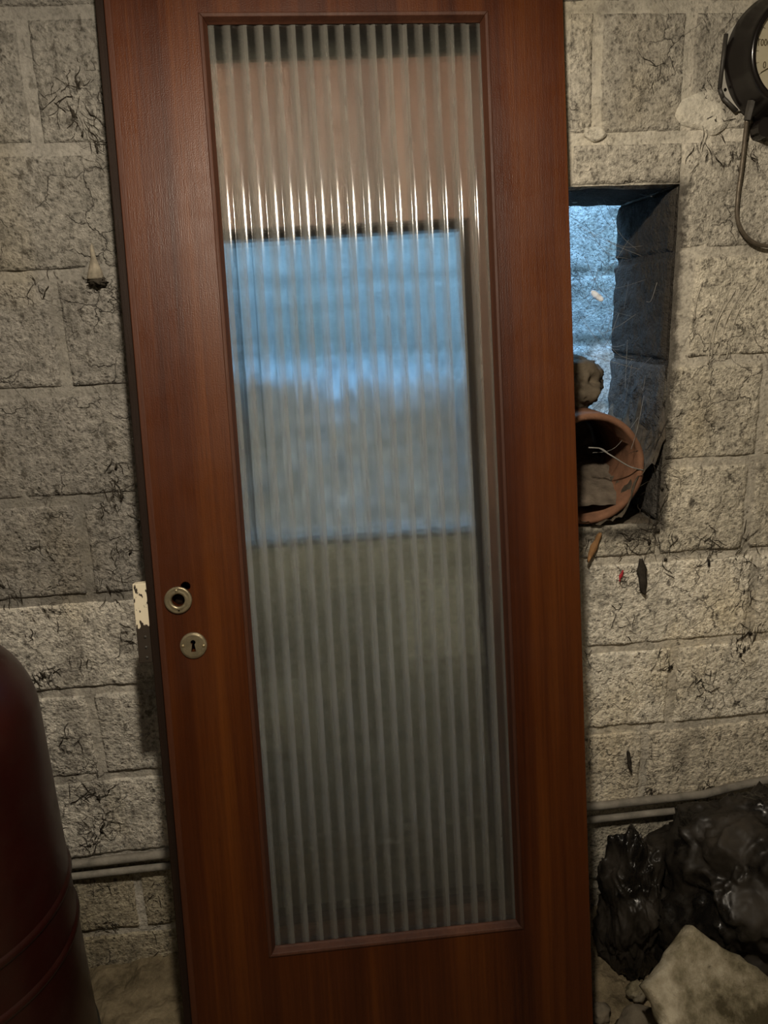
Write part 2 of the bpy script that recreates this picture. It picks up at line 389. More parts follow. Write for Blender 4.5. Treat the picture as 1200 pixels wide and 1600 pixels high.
for c, xs in courses.items():
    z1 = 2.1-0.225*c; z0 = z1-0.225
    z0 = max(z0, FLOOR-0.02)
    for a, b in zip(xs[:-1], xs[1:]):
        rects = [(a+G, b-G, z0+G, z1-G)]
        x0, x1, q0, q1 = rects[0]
        if x1 > OX0 and x0 < OX1 and q1 > OZ0 and q0 < OZ1:
            rects = []
            if x0 < OX0-0.03: rects.append((x0, OX0, q0, q1))
            if x1 > OX1+0.03: rects.append((OX1, x1, q0, q1))
            xa, xb = max(x0, OX0), min(x1, OX1)
            if q1 > OZ1+0.02: rects.append((xa, xb, OZ1, q1))
            if q0 < OZ0-0.02: rects.append((xa, xb, q0, OZ0))
        for (x0, x1, q0, q1) in rects:
            r = random.Random(int((x0+9)*1000)+c*77)
            k = 0.90+0.2*r.random()
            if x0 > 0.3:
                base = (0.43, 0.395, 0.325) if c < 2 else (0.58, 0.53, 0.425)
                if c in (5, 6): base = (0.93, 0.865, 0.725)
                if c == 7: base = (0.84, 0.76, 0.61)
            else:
                base = (0.235, 0.22, 0.19) if c < 2 else (0.275, 0.257, 0.225)  # upper courses darker, lower ones lighter: lamp falloff evened out in the colour
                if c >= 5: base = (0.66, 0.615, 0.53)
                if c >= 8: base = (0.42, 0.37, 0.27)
            if c == 0 and x0 > -0.34 and x1 < 0.53: base = (0.055, 0.05, 0.043)      # darkened to paint in the front door's top rail shadow
            if c >= 4 and x0 > -0.33 and x1 < 0.49: base = (0.36, 0.34, 0.295)      # darker behind the doors, their shade put into the block colour
            vis = (x1 > 0.5 and x0 < 1.25) or (x0 < -0.25 and x1 > -0.75)
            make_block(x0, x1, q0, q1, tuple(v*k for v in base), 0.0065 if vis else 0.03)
# mortar bed showing between the blocks (four slabs round the opening, through the wall's thickness)
def mort(x0, x1, z0, z1, tint):
    mb = bmesh.new()
    def f(x, z, i, j, nx, nz): return (x, 0.0005-0.0055*noise.noise(Vector((x*6, 1.7, z*6)))-0.0030*fbm(Vector((x*26, 9.1, z*26)), 3), z)
    grid_face(mb, x0, x1, z0, z1, 0.009, f)
    box(mb, x0, x1, 0.012, WT, z0, z1)
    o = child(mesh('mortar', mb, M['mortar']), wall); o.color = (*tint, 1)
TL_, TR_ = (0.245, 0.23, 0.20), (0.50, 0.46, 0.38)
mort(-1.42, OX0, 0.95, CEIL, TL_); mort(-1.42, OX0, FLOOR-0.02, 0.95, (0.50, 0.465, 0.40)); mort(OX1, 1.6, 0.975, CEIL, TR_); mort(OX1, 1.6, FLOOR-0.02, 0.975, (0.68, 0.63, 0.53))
mort(OX0, OX1, OZ1, CEIL, (0.46, 0.425, 0.35)); mort(OX0, 0.50, FLOOR-0.02, OZ0, (0.38, 0.355, 0.305)); mort(0.50, OX1, FLOOR-0.02, OZ0, (0.64, 0.59, 0.49))  # slab behind the doors darkened too, their shade put into its tint

# the reveal on the right of the opening: one block end to each course
def slab(name, p0, ex, ez, nrm, w, h, mat, step=0.012, amp=0.004, parent=wall):
    p0, ex, ez, nrm = map(Vector, (p0, ex, ez, nrm)); bm = bmesh.new()
    def f(x, z, i, j, nx, nz):
        e = min(x, w-x, z, h-z); p = p0+ex*x+ez*z
        d = amp*(0.6+fbm(p*26, 3)) if not (i in (0, nx) or j in (0, nz)) else -0.004
        return p+nrm*d
    grid_face(bm, 0, w, 0, h, step, f)
    o = mesh(name, bm, mat); 
    return child(o, parent) if parent else o
slab('reveal_mortar', (OX1-0.003, 0.006, OZ0), (0, 1, 0), (0, 0, 1), (-1, 0, 0), WT-0.006, OZ1-OZ0, M['sooty'], 0.02, 0.002)
zc = [OZ0, 1.2, 1.425, 1.65, OZ1]
for z0, z1 in zip(zc[:-1], zc[1:]):
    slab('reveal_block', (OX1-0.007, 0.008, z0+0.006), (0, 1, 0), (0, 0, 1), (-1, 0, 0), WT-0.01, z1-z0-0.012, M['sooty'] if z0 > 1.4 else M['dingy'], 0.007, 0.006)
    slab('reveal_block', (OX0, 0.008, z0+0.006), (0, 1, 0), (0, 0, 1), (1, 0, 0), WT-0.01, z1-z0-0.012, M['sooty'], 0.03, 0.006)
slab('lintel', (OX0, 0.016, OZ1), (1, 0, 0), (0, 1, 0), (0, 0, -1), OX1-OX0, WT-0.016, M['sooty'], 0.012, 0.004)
slab('sill', (OX0, 0.006, OZ0), (1, 0, 0), (0, 1, 0), (0, 0, 1), OX1-OX0, WT-0.006, M['dirt'], 0.012, 0.008)

def _tint(o, c=(0.56, 0.52, 0.43)):
    o.color = (*c, 1); return o
# trowelled mortar patch beside the gauge
def patch(name, pix, mat, thick=0.005, Y=-0.003):
    pts = [at(a, b, Y) for a, b in pix]; c = sum(pts, Vector())/len(pts); bm = bmesh.new()
    rings = []
    for s, d in ((1.0, 0.006), (0.93, -thick*0.7), (0.6, -thick), (0.3, -thick)):
        rings.append([bm.verts.new(c+(p-c)*s+Vector((0, d+0.002*fbm((c+(p-c)*s)*40, 2), 0))) for p in smooth_path(pts+[pts[0]], 5)[:-1]])
    n = len(rings[0])
    for A, B in zip(rings[:-1], rings[1:]):
        for i in range(n): bm.faces.new((A[i], A[(i+1) % n], B[(i+1) % n], B[i]))
    bm.faces.new(rings[-1]); bmesh.ops.recalc_face_normals(bm, faces=bm.faces)
    return _tint(child(mesh(name, bm, mat), wall))
patch('mortar_patch', [(1050, 180), (1062, 158), (1092, 143), (1112, 140), (1130, 165), (1140, 190), (1130, 205), (1112, 213), (1095, 203), (1062, 196)], M['mortar'])
patch('mortar_patch', [(912, 200), (938, 198), (948, 212), (930, 222), (914, 214)], M['mortar'], 0.004)
# comb-like trowel strokes right of the opening
for (a, b, c_) in [((1132, 470), (1112, 520), (1106, 570)), ((1150, 452), (1120, 505), (1112, 560)), ((1168, 445), (1135, 500), (1123, 560)), ((1185, 440), (1150, 495), (1135, 560)), ((1098, 440), (1088, 470), (1085, 500))]:
    bm = bmesh.new(); tube(bm, smooth_path([at(*a, -0.006), at(*b, -0.0062), at(*c_, -0.006)], 8), [0.0006]+[0.0019]*15+[0.0006], 6)
    _tint(child(mesh('trowel_ridge', bm, M['mortar']), wall), (0.46, 0.42, 0.34))

def struct(name, bm, mat, label):
    return tag(mesh(name, bm, mat, None, False), label, kind='structure')
bm = boxbm(-1.7, 1.9, -2.6, 0.02, FLOOR-0.1, FLOOR-0.02)
rows = []
for j in range(71):
    rows.append([bm.verts.new((-1.41+3.02*i/240, -0.90+0.92*j/70, FLOOR-0.004+0.016*fbm(Vector((-1.41+3.02*i/240, -0.9+0.92*j/70, 0.4))*16, 4)+0.03*max(0, (j-60)/10)*(0.6+fbm(Vector((i*0.06, 0, 4)), 2)))) for i in range(241)])
for j in range(70):
    for i in range(240): bm.faces.new((rows[j][i], rows[j][i+1], rows[j+1][i+1], rows[j+1][i]))
struct('floor', bm, M['floor'], 'dark earth and rubble cellar floor')
struct('ceiling', boxbm(-1.7, 1.9, -2.6, WT, CEIL, CEIL+0.1), M['room'], 'dim cellar ceiling above the doors')
struct('wall_left', boxbm(-1.7, -1.4, -2.6, WT, FLOOR-0.1, CEIL), M['room'], 'dim cellar side wall on the left')
struct('wall_right', boxbm(1.6, 1.9, -2.6, WT, FLOOR-0.1, CEIL), M['room'], 'dim cellar side wall on the right')
struct('wall_rear', boxbm(-1.7, 1.9, -2.9, -2.6, FLOOR-0.1, CEIL+0.1), M['room'], 'dim cellar wall opposite the doors')
# the open-topped light well outside the opening
lw = empty('wall_lightwell', (0.3, 0.92, 0.9)); tag(lw, 'daylit pale block wall of the light well outside the opening', kind='structure')
for c in range(7):
    z0 = 0.75+0.225*c
    xs = [-0.95, -0.52, -0.07, 0.38, 0.83, 1.28, 1.55] if c % 2 else [-0.95, -0.74, -0.29, 0.16, 0.60, 0.94, 1.30, 1.55]
    for a, b in zip(xs[:-1], xs[1:]):
        o = slab('block', (a+0.005, 0.90, z0+0.005), (1, 0, 0), (0, 0, 1), (0, -1, 0), b-a-0.01, 0.215, M['well'], 0.015, 0.007, lw)
bm = bmesh.new(); box(bm, -1.0, 1.6, 0.902, 1.25, 0.7, 2.32); box(bm, -1.15, -0.95, WT, 1.25, 0.7, 2.32); box(bm, 1.55, 1.75, WT, 1.25, 0.7, 2.32); box(bm, -1.0, 1.6, WT, 1.25, 0.6, 0.75)
child(mesh('mortar', bm, M['well'], None, False), lw)
bm = bmesh.new(); box(bm, -1.15, 1.75, WT-0.02, WT, CEIL-0.0, CEIL+0.1)
child(mesh('coping', bm, M['room'], None, False), lw)

# ------------------------------------------------------------------ the leaning doors
LEAN = 0.175066
def door_root(name, u0, v0, w0):
    # u along the wall, v up the door's face, w into the stack; the keyhole of the front door is u=.059, v=0
    P = Vector((-0.3162, -0.2813, 0.972)) + Vector((u0, 0, 0)) + Vector((0, sin(LEAN), cos(LEAN)))*v0 + Vector((0, cos(LEAN), -sin(LEAN)))*w0
    return empty(name, P, (-LEAN, 0, 0))
def ring_leaf(w, h, x0, x1, z0, z1, t):
    bm = bmesh.new()
    def q(xa, xb, za, zb, y): return [bm.verts.new(p) for p in ((xa, y, za), (xb, y, za), (xb, y, zb), (xa, y, zb))]
    A, B, a, b = q(0, w, 0, h, 0), q(0, w, 0, h, t), q(x0, x1, z0, z1, 0), q(x0, x1, z0, z1, t)
    for i in range(4):
        j = (i+1) % 4
        bm.faces.new((A[i], A[j], a[j], a[i])); bm.faces.new((B[j], B[i], b[i], b[j]))
        bm.faces.new((A[j], A[i], B[i], B[j])); bm.faces.new((a[i], a[j], b[j], b[i]))
    bmesh.ops.recalc_face_normals(bm, faces=bm.faces); return bm
def beads(root, x0, x1, z0, z1, prof, mat):
    cs = [Vector((x0, 0, z0)), Vector((x1, 0, z0)), Vector((x1, 0, z1)), Vector((x0, 0, z1))]
    cc = [Vector((1, 0, 1)), Vector((-1, 0, 1)), Vector((-1, 0, -1)), Vector((1, 0, -1))]
    for i in range(4):
        j = (i+1) % 4; bm = bmesh.new()
        A = [bm.verts.new(cs[i]+cc[i]*t+Vector((0, w, 0))) for t, w in prof]
        B = [bm.verts.new(cs[j]+cc[j]*t+Vector((0, w, 0))) for t, w in prof]
        n = len(prof)
        for k in range(n): bm.faces.new((A[k], A[(k+1) % n], B[(k+1) % n], B[k]))
        bm.faces.new(A[::-1]); bm.faces.new(B); bmesh.ops.recalc_face_normals(bm, faces=bm.faces)
        o = mesh('glazing_bead', bm, mat, root, False); bevel(o, 0.0008, 2)

VB, VT = -1.010, 1.215
d1 = door_root('glazed_door', 0, VB, 0)
tag(d1, 'reddish-brown mahogany door with a tall ribbed glass pane, leaning at the front', 'door')
DW = 0.802; gx0, gx1, gz0, gz1 = 0.1575, 0.661, -0.630-VB, 1.109-VB
leaf = mesh('door_leaf', ring_leaf(DW, VT-VB, gx0, gx1, gz0, gz1, 0.044), M['wood'], d1, False)
hole = lathe([(0, -0.01), (0.0085, -0.01), (0.0085, 0.05), (0, 0.05)], 20, 'Y'); bmesh.ops.translate(hole, verts=hole.verts, vec=(0.053, 0, 0.112-VB)); 
cut(leaf, hole)
hole = lathe([(0, -0.01), (0.0115, -0.01), (0.0115, 0.025), (0, 0.025)], 24, 'Y'); bmesh.ops.translate(hole, verts=hole.verts, vec=(0.038, 0, 0.0875-VB)); 
cut(leaf, hole)
bevel(leaf, 0.0022, 3)
lip = mesh('edge_lipping', boxbm(-0.0035, 0.0085, -0.0012, 0.0452, 0.0, VT-VB), M['lipping'], d1, False); bevel(lip, 0.002, 3)
prof = [(-0.0035, 0.001), (-0.0035, -0.0012), (-0.002, -0.0024), (0.0, -0.0022), (0.0035, -0.001), (0.0075, 0.009), (0.0095, 0.0125), (0.0095, 0.015), (-0.001, 0.015), (-0.001, 0.001)]
beads(d1, gx0, gx1, gz0, gz1, prof, M['bead'])
# ribbed glass pane: convex ribs on the front, flat back
bm = bmesh.new(); nr = 17; K = 14; px0 = gx0+0.003; px1 = gx1-0.003; wid = px1-px0; pit = wid/nr
zs = [gz0+0.003+(gz1-gz0-0.006)*j/6 for j in range(7)]
cols = []
for i in range(nr):
    for k in range(K):
        s = k/K; cols.append((px0+(i+s)*pit, 0.0185-0.0042*sqrt(max(0, 1-(2*s-1)**2*0.96))))
cols.append((px1, 0.0185-0.0042*0.2))
rows = [[bm.verts.new((x-px0, y, z)) for x, y in cols] for z in zs]
for j in range(6):
    for i in range(len(cols)-1): bm.faces.new((rows[j][i], rows[j][i+1], rows[j+1][i+1], rows[j+1][i]))
nb = len(bm.faces)
B = [bm.verts.new((x-px0, 0.0215, z)) for x, z in ((px0, zs[0]), (px1, zs[0]), (px1, zs[-1]), (px0, zs[-1]))]
bm.faces.new(B[::-1])
me = bpy.data.meshes.new('glass_pane'); bm.faces.ensure_lookup_table()
for i, f in enumerate(bm.faces): f.material_index = 0 if i < nb else 1
bm.to_mesh(me); bm.free()
pane = link('glass_pane', me, M['glass_f'], d1); me.materials.append(M['glass_b']); pane.location = (px0, 0, 0)
pane['label'] = 'clear ribbed glass with dusty vertical flutes'
# the rebated back half of the door stands a little wider than the front face
rb = mesh('rebate_edge', boxbm(-0.023, 0.006, 0.020, 0.0435, 0.0, VT-VB), M['edgewood'], d1, False); bevel(rb, 0.0015, 2)
rb['label'] = 'dark stained rebate along the left edge'
lk = mesh('lock_case', boxbm(-0.0125, 0.0125, -0.012, 0.012, -0.076, 0.076), M['lock'], d1, False); bevel(lk, 0.0015, 2); lk.location = (-0.0365, 0.036, 0.043-VB)
lk['label'] = 'lock keep with flaking white paint'
for zz in (-0.066, -0.026, -0.046):
    sc = mesh('screw', lathe([(0, -0.0138), (0.0022, -0.0135), (0.0030, -0.0120)], 16, 'Y'), M['darkmetal'], lk); sc.location = (0.003, 0, zz)
# back beads hold the pane from behind
prof_b = [(-0.001, 0.022), (0.008, 0.022), (0.008, 0.032), (-0.001, 0.036)]
beads(d1, gx0, gx1, gz0, gz1, prof_b, M['bead'])
# handle rose
rose = mesh('handle_rose', lathe([(0.0118, 0.001), (0.0118, -0.0025), (0.0135, -0.0055), (0.0165, -0.0048), (0.0212, -0.0040), (0.0232, -0.0048), (0.0252, -0.0030), (0.0255, 0.0003), (0.0118, 0.001)], 64, 'Y'), M['brass'], d1)
rose.location = (0.038, 0, 0.0875-VB); rose['label'] = 'round brass handle rose with the handle missing'
s1 = mesh('screw', lathe([(0, -0.0062), (0.0020, -0.0060), (0.0030, -0.0048), (0.0032, -0.0038)], 20, 'Y'), M['brass'], rose); s1.location = (-0.0015, 0, 0.0185)
s2 = mesh('screw_hole', lathe([(0, -0.00455), (0.0021, -0.00455), (0.0021, -0.0035)], 16, 'Y'), M['black'], rose); s2.location = (0.0005, 0, -0.0182)
lat = mesh('latch_follower', lathe([(0, 0.012), (0.006, 0.010), (0.009, 0.0135), (0.0114, 0.0145)], 32, 'Y'), M['edgewood'], rose)
# keyhole escutcheon
esc = mesh('keyhole_escutcheon', lathe([(0, -0.0040), (0.0205, -0.0040), (0.0240, -0.0028), (0.0250, -0.0005), (0.0250, 0.0003), (0, 0.0003)], 64, 'Y'), M['brass'], d1, False)
kb = bmesh.new(); n = 24
kp = [(0.0046*cos(a), 0.0065+0.0046*sin(a)) for a in [radians(-60+300*i/n) for i in range(n+1)]] + [(-0.0047, -0.0118), (0.0047, -0.0118)]
fa = [kb.verts.new((x, -0.01, z)) for x, z in kp]; fb = [kb.verts.new((x, 0.06, z)) for x, z in kp]
kb.faces.new(fa); kb.faces.new(fb[::-1])
for i in range(len(kp)): kb.faces.new((fa[i], fb[i], fb[(i+1) % len(kp)], fa[(i+1) % len(kp)]))
bmesh.ops.recalc_face_normals(kb, faces=kb.faces)
k2 = kb.copy(); cut(esc, kb)
bmesh.ops.translate(k2, verts=k2.verts, vec=(0.059, 0, -VB)); cut(leaf, k2)
esc.location = (0.059, 0, -VB); esc['label'] = 'round brass keyhole plate'; bevel(esc, 0.0006, 2)
for sx in (-1, 1):
    s = mesh('screw', lathe([(0, -0.0060), (0.0016, -0.0058), (0.0028, -0.0046), (0.0030, -0.0036)], 20, 'Y'), M['brass_bright'], esc); s.location = (sx*0.0190, 0, -0.0012*sx)

# second door, behind
d2 = door_root('timber_door', 0.0075, -0.995, 0.050)
d2.rotation_euler = (-LEAN, radians(-1.0), 0)
tag(d2, 'brown wooden door stacked behind, seen through the ribbed glass of the front door', 'door')
V2 = -0.995
leaf2 = mesh('door_leaf', ring_leaf(0.798, 1.050-V2, 0.1575, 0.6405, -0.600-V2, 0.752-V2, 0.040), M['oldwood'], d2, False); bevel(leaf2, 0.002, 2)
beads(d2, 0.1575, 0.6405, -0.600-V2, 0.752-V2, [(-0.006, 0.001), (-0.006, -0.003), (0.004, -0.003), (0.009, 0.008), (0.009, 0.034), (-0.001, 0.034), (-0.001, 0.001)], M['edgewood'])
# ------------------------------------------------------------------ red tank
tk = empty('steel_tank', (-0.818, -0.290, FLOOR)); tag(tk, 'dark red steel tank with rounded shoulder and two raised hoops', 'tank')
pr = [(0.0, 0.0), (0.235, 0.0), (0.249, 0.012), (0.25, 0.03)]
pr += [(0.25, 0.20), (0.25, 0.86)]
for i in range(1, 13):
    a = i/12*pi/2; pr.append((0.25*cos(a)**0.85, 0.86+0.20*sin(a)))
mesh('shell', lathe(pr, 96), M['tank'], tk)
for z in (0.490, 0.378):
    mesh('hoop', lathe([(0.2495, z-0.012), (0.253, z-0.007), (0.2555, z), (0.253, z+0.007), (0.2495, z+0.012)], 96), M['tank'], tk)
mesh('base_ring', lathe([(0.2502, 0.0), (0.254, 0.0), (0.254, 0.05), (0.2502, 0.055)], 96), M['darkmetal'], tk)

# ------------------------------------------------------------------ contents gauge
GX, GZ = 0.955, 2.006
gg = empty('tank_gauge', (GX, -0.004, GZ)); tag(gg, 'round black bakelite gauge with cream dial on the wall', 'gauge')
mesh('case', lathe([(0, 0), (0.116, -0.004), (0.118, -0.010), (0.112, -0.022), (0.104, -0.045), (0.100, -0.058), (0.0995, -0.066), (0.096, -0.070), (0.092, -0.0705), (0.0892, -0.068), (0.088, -0.058), (0, -0.058)], 96, 'Y'), M['bakelite'], gg)
dial = mesh('dial', lathe([(0, -0.0605), (0.0880, -0.0605), (0.0880, -0.0575)], 96, 'Y'), M['dial'], gg, False)
def text(body, size, loc, parent, mat):
    cu = bpy.data.curves.new('t', 'FONT'); cu.body = body; cu.size = size; cu.extrude = 0.0002; cu.align_x = 'LEFT'; cu.align_y = 'CENTER'
    o = bpy.data.objects.new('t', cu); C.objects.link(o); dg = bpy.context.evaluated_depsgraph_get(); dg.update()
    me = bpy.data.meshes.new_from_object(o.evaluated_get(dg)); bpy.data.objects.remove(o)
    for v in me.vertices: v.co = Vector((v.co.x*0.82, -v.co.z, v.co.y))
    r = link('dial_numeral', me, mat, parent, False); r.location = loc; return r
text('1000', 0.0165, at(1183, 67, -0.065)-Vector((GX, -0.004, GZ)), dial, M['ink'])
text('0', 0.0165, at(1192, 102, -0.065)-Vector((GX, -0.004, GZ)), dial, M['ink'])
bm = bmesh.new(); tube(bm, [at(1189, 113, -0.0665)-Vector((GX, -0.004, GZ)), (0.0, -0.0635, 0.0)], [0.0006, 0.0022], 6)
mesh('needle', bm, M['ink'], dial)
bm = bmesh.new(); tube(bm, [(0, -0.0605, 0), (0, -0.0665, 0)], 0.008, 20); mesh('needle_hub', bm, M['bakelite'], dial, False)
for a in (152, 166, 180, 194, 208, 138, 124, 110):
    bm = boxbm(0.0790, 0.0850, -0.0612, -0.0606, -0.0004, 0.0004); o = mesh('scale_mark', bm, M['ink'], dial, False); o.rotation_euler = (0, -radians(a), 0)
# glass front
mesh('gauge_glass', lathe([(0, -0.0680), (0.0890, -0.0680), (0.0890, -0.0668), (0, -0.0668)], 64, 'Y'), M['clear'], gg, False)
# pale mounting plate with turned edge
def prism(pts, y0, y1):
    bm = bmesh.new(); A = [bm.verts.new((x, y0, z)) for x, z in pts]; B = [bm.verts.new((x, y1, z)) for x, z in pts]
    bm.faces.new(A); bm.faces.new(B[::-1])
    for i in range(len(pts)): bm.faces.new((A[i], B[i], B[(i+1) % len(pts)], A[(i+1) % len(pts)]))
    bmesh.ops.recalc_face_normals(bm, faces=bm.faces); return bm
pp = [(-0.119, 0.045), (-0.124, -0.050), (-0.115, -0.066), (-0.085, -0.090), (0.085, -0.090), (0.115, -0.066), (0.124, -0.050), (0.119, 0.045), (0.06, 0.10), (-0.06, 0.10)]
pl_ = mesh('mounting_plate', prism(pp, -0.010, 0.0), M['palemetal'], gg, False); bevel(pl_, 0.001, 2)
for i in range(4):
    a, b = Vector((pp[i][0], -0.010, pp[i][1])), Vector((pp[i+1][0], -0.010, pp[i+1][1]))
    if i < 3:
        bm = bmesh.new(); tube(bm, [a, b], 0.0042, 8); mesh('plate_edge', bm, M['darkmetal'], pl_)
bm = bmesh.new(); tube(bm, [(-0.112, -0.0095, -0.052), (-0.112, -0.0106, -0.052)], 0.0032, 14); mesh('screw_hole', bm, M['black'], pl_, False)
# connection nut and stop knob under the case
bm = bmesh.new(); tube(bm, [(-0.068, -0.034, -0.078), (-0.072, -0.030, -0.112)], [0.0085, 0.0075], 6); mesh('union_nut', bm, M['darkmetal'], gg, False)
bm = bmesh.new(); tube(bm, [(-0.030, -0.004, -0.125), (-0.030, -0.030, -0.125)], [0.020, 0.018], 24); mesh('test_knob', bm, M['bakelite'], gg, False)
bm = bmesh.new(); tube(bm, [(-0.030, -0.018, -0.11), (-0.030, -0.020, -0.085)], 0.008, 12); mesh('stem', bm, M['bakelite'], gg)
# copper tube leaving the gauge
ct = bmesh.new()
tp = [(GX-0.072, -0.032, GZ-0.112), at(1164, 215, -0.026), at(1159, 260, -0.020), at(1153, 305, -0.016), at(1152, 340, -0.014), at(1162, 365, -0.013), at(1180, 380, -0.013), at(1205, 385, -0.013), at(1260, 386, -0.013)]
tube(ct, smooth_path(tp, 8), 0.0042, 10)
tag(mesh('gauge_tube', ct, M['tube']), 'thin dull copper tube curving down from the gauge', 'tube')

# ------------------------------------------------------------------ pipes along the wall foot
def wall_pipe(z0, z1, rad, label, xs=(-1.39, 1.0), bend=None):
    bm = bmesh.new(); n = 60
    pts = [Vector((xs[0]+(xs[1]-xs[0])*i/n, -0.006-rad, z0+(z1-z0)*i/n+0.0015*noise.noise(Vector((i*0.4, z0*9, 0))))) for i in range(n+1)]
    if bend: pts += [Vector(p) for p in bend]
    tube(bm, pts, rad, 14)
    tag(mesh('wall_pipe', bm, M['pipe']), label, 'pipe', 'pipes along the foot of the wall')
wall_pipe(0.290, 0.322, 0.0105, 'upper of the two thin painted pipes low on the wall', (-1.39, 0.93), [(1.00, -0.015, 0.333), (1.09, -0.015, 0.345), (1.30, -0.015, 0.350), (1.58, -0.015, 0.35)])
wall_pipe(0.258, 0.286, 0.0090, 'lower of the two thin painted pipes low on the wall', (-1.39, 1.58))

# ------------------------------------------------------------------ clay pipe and dirt in the opening
cp = empty('clay_pipe', (0.598, 0.0, 1.197)); tag(cp, 'broken terracotta drain pipe lying in the wall opening', 'pipe')
bm = lathe([(0.112, -0.004), (0.118, -0.009), (0.126, -0.007), (0.128, 0.0), (0.126, 0.30), (0.112, 0.30)], 72, 'Y', close=True)
for v in bm.verts:
    v.co *= 1+0.015*fbm(v.co*18, 2)
mesh('pipe_wall', bm, M['clay'], cp)
# silt lying in the pipe
bm = bmesh.new()
def silt(x, y, i, j, nx, nz):
    rr = 0.1125; zf = -sqrt(max(0, rr*rr-x*x))
    z = max(zf-0.001, -0.088+0.007*fbm(Vector((x*22, y*16, 3)), 3)+y*0.34)
    return (x, y, z)
grid_face(bm, -0.11, 0.11, 0.004, 0.29, 0.006, silt)
mesh('silt', bm, M['claydust'], cp)
mesh('soil_plug', lathe([(0, 0.26), (0.06, 0.262), (0.113, 0.27)], 40, 'Y'), M['dirt'], cp)
def lump(name, loc, size, mat, seed=0, rough=0.35, sub=4, parent=None, freq=3.0, flat=None, crease=0.0):
    bm = bmesh.new(); bmesh.ops.create_icosphere(bm, subdivisions=sub, radius=1.0)
    for v in bm.verts:
        d = v.co.normalized(); q = d*freq+Vector((seed*3.7, seed*1.3, seed*2.1))
        k = 1+rough*fbm(q, 4)
        if crease: k -= crease*abs(fbm(q*1.7+Vector((5, 5, 5)), 3))
        v.co = Vector((d.x*size[0], d.y*size[1], d.z*size[2]))*k
        if flat is not None and v.co.z < flat: v.co.z = flat+(v.co.z-flat)*0.1
    o = mesh(name, bm, mat, parent); o.location = loc; return o
tag(lump('mortar_lump', (0.585, 0.15, 1.368), (0.088, 0.085, 0.070), M['mortarlump'], 3, 0.28, 5, None, 1.8), 'crumbling brown mortar lump on top of the clay pipe', 'mortar')
# dirt and soot packed beside and under the clay pipe
bm = bmesh.new()
def dirt(x, y, i, j, nx, nz):
    hside = 0.26*max(0, (x-0.655)/0.11)**1.1*(0.75+0.5*fbm(Vector((x*20, y*14, 1)), 3))
    z = OZ0+0.004+hside+0.012*(fbm(Vector((x*45, y*45, 2)), 3)+0.6)
    if i == nx: z = max(z, OZ0+0.15)
    return (min(x, OX1-0.002), y + (0.0), z)
grid_face(bm, 0.40, OX1-0.002, -0.012, 0.28, 0.007, dirt)
tag(mesh('dirt_fill', bm, M['dirt']), 'black dirt packed around the clay pipe in the opening', 'dirt', kind='stuff')

bm = bmesh.new()
def bank(x, y, i, j, nx, nz):
    h = 0.31*min(1, max(0, (0.47-x)/0.10))**0.8*min(1, max(0, (y-0.05)/0.22))
    return (x, y, OZ0+0.01+h*(1+0.22*fbm(Vector((x*9, y*6, 8)), 3))+0.02*x*(-1)*min(1, h*9)+0.01*fbm(Vector((x*50, y*40, 2)), 2))
grid_face(bm, OX0+0.015, 0.50, 0.03, 0.86, 0.012, bank)
tag(mesh('rubble_bank', bm, M['plaster']), 'pale rubble piled in the light well, dim behind the ribbed glass', 'rubble', kind='stuff')

# ------------------------------------------------------------------ leaves, husks and flakes
def leaf_(name, a, b, width, mat, label, Y0=-0.010, Y1=-0.014, curl=0.006, cat='leaf', seed=1):
    A, B = at(*a, Y0), at(*b, Y1); ax = B-A; L = ax.length; side = ax.cross(Vector((0, 1, 0))).normalized(); nrm = side.cross(ax).normalized()
    if nrm.y > 0: nrm = -nrm
    bm = bmesh.new(); n = 12; rows = []
    for i in range(n+1):
        t = i/n; w = width*(sin(pi*min(1, t*0.92+0.05))**0.7)*(0.8+0.4*noise.noise(Vector((t*5, seed, 0))))
        row = []
        for k in range(5):
            s = (k-2)/2
            row.append(bm.verts.new(A+ax*t+side*(s*w/2)+nrm*(curl*(1-s*s)+0.004*noise.noise(Vector((t*4, s*2, seed*3.1))))))
        rows.append(row)
    for i in range(n):
        for k in range(4): bm.faces.new((rows[i][k], rows[i][k+1], rows[i+1][k+1], rows[i+1][k]))
    o = mesh(name, bm, mat); m = o.modifiers.new('s', 'SOLIDIFY'); m.thickness = 0.0008
    return tag(o, label, cat)
leaf_('dead_leaf', (938, 832), (918, 878), 0.020, M['leaf'], 'curled brown dead leaf hanging below the clay pipe', seed=1)
leaf_('dead_leaf', (1001, 872), (1006, 928), 0.028, M['darkleaf'], 'large dark dead leaf hanging on the whitewashed wall', seed=2)
leaf_('dead_leaf', (981, 1172), (985, 1204), 0.013, M['darkleaf'], 'small dark dead leaf low on the wall above the pipes', seed=3)
leaf_('red_scrap', (973, 891), (967, 908), 0.008, M['redleaf'], 'tiny red scrap caught on the wall', seed=4, curl=0.003, cat='scrap')
leaf_('paint_flake', (924, 455), (942, 470), 0.020, M['flake'], 'white paint flake hanging in the opening', 0.20, 0.19, 0.003, 'flake', 5)
hk = empty('cobweb_husk', at(148, 420, -0.01)); tag(hk, 'dusty cone-shaped husk hanging on the wall left of the door', 'husk')
bm = lathe([(0, 0.048), (0.003, 0.040), (0.006, 0.018), (0.012, -0.004), (0.017, -0.018), (0.012, -0.022), (0, -0.020)], 18)
for v in bm.verts: v.co += Vector((0.004*noise.noise(v.co*90), 0.003*noise.noise(v.co*80+Vector((3, 3, 3))), 0.003*noise.noise(v.co*70)))
mesh('husk_cone', bm, M['husk'], hk)
o = lump('husk_tip', (0.003, -0.004, -0.022), (0.016, 0.010, 0.010), M['web'], 4, 0.8, 3, hk)

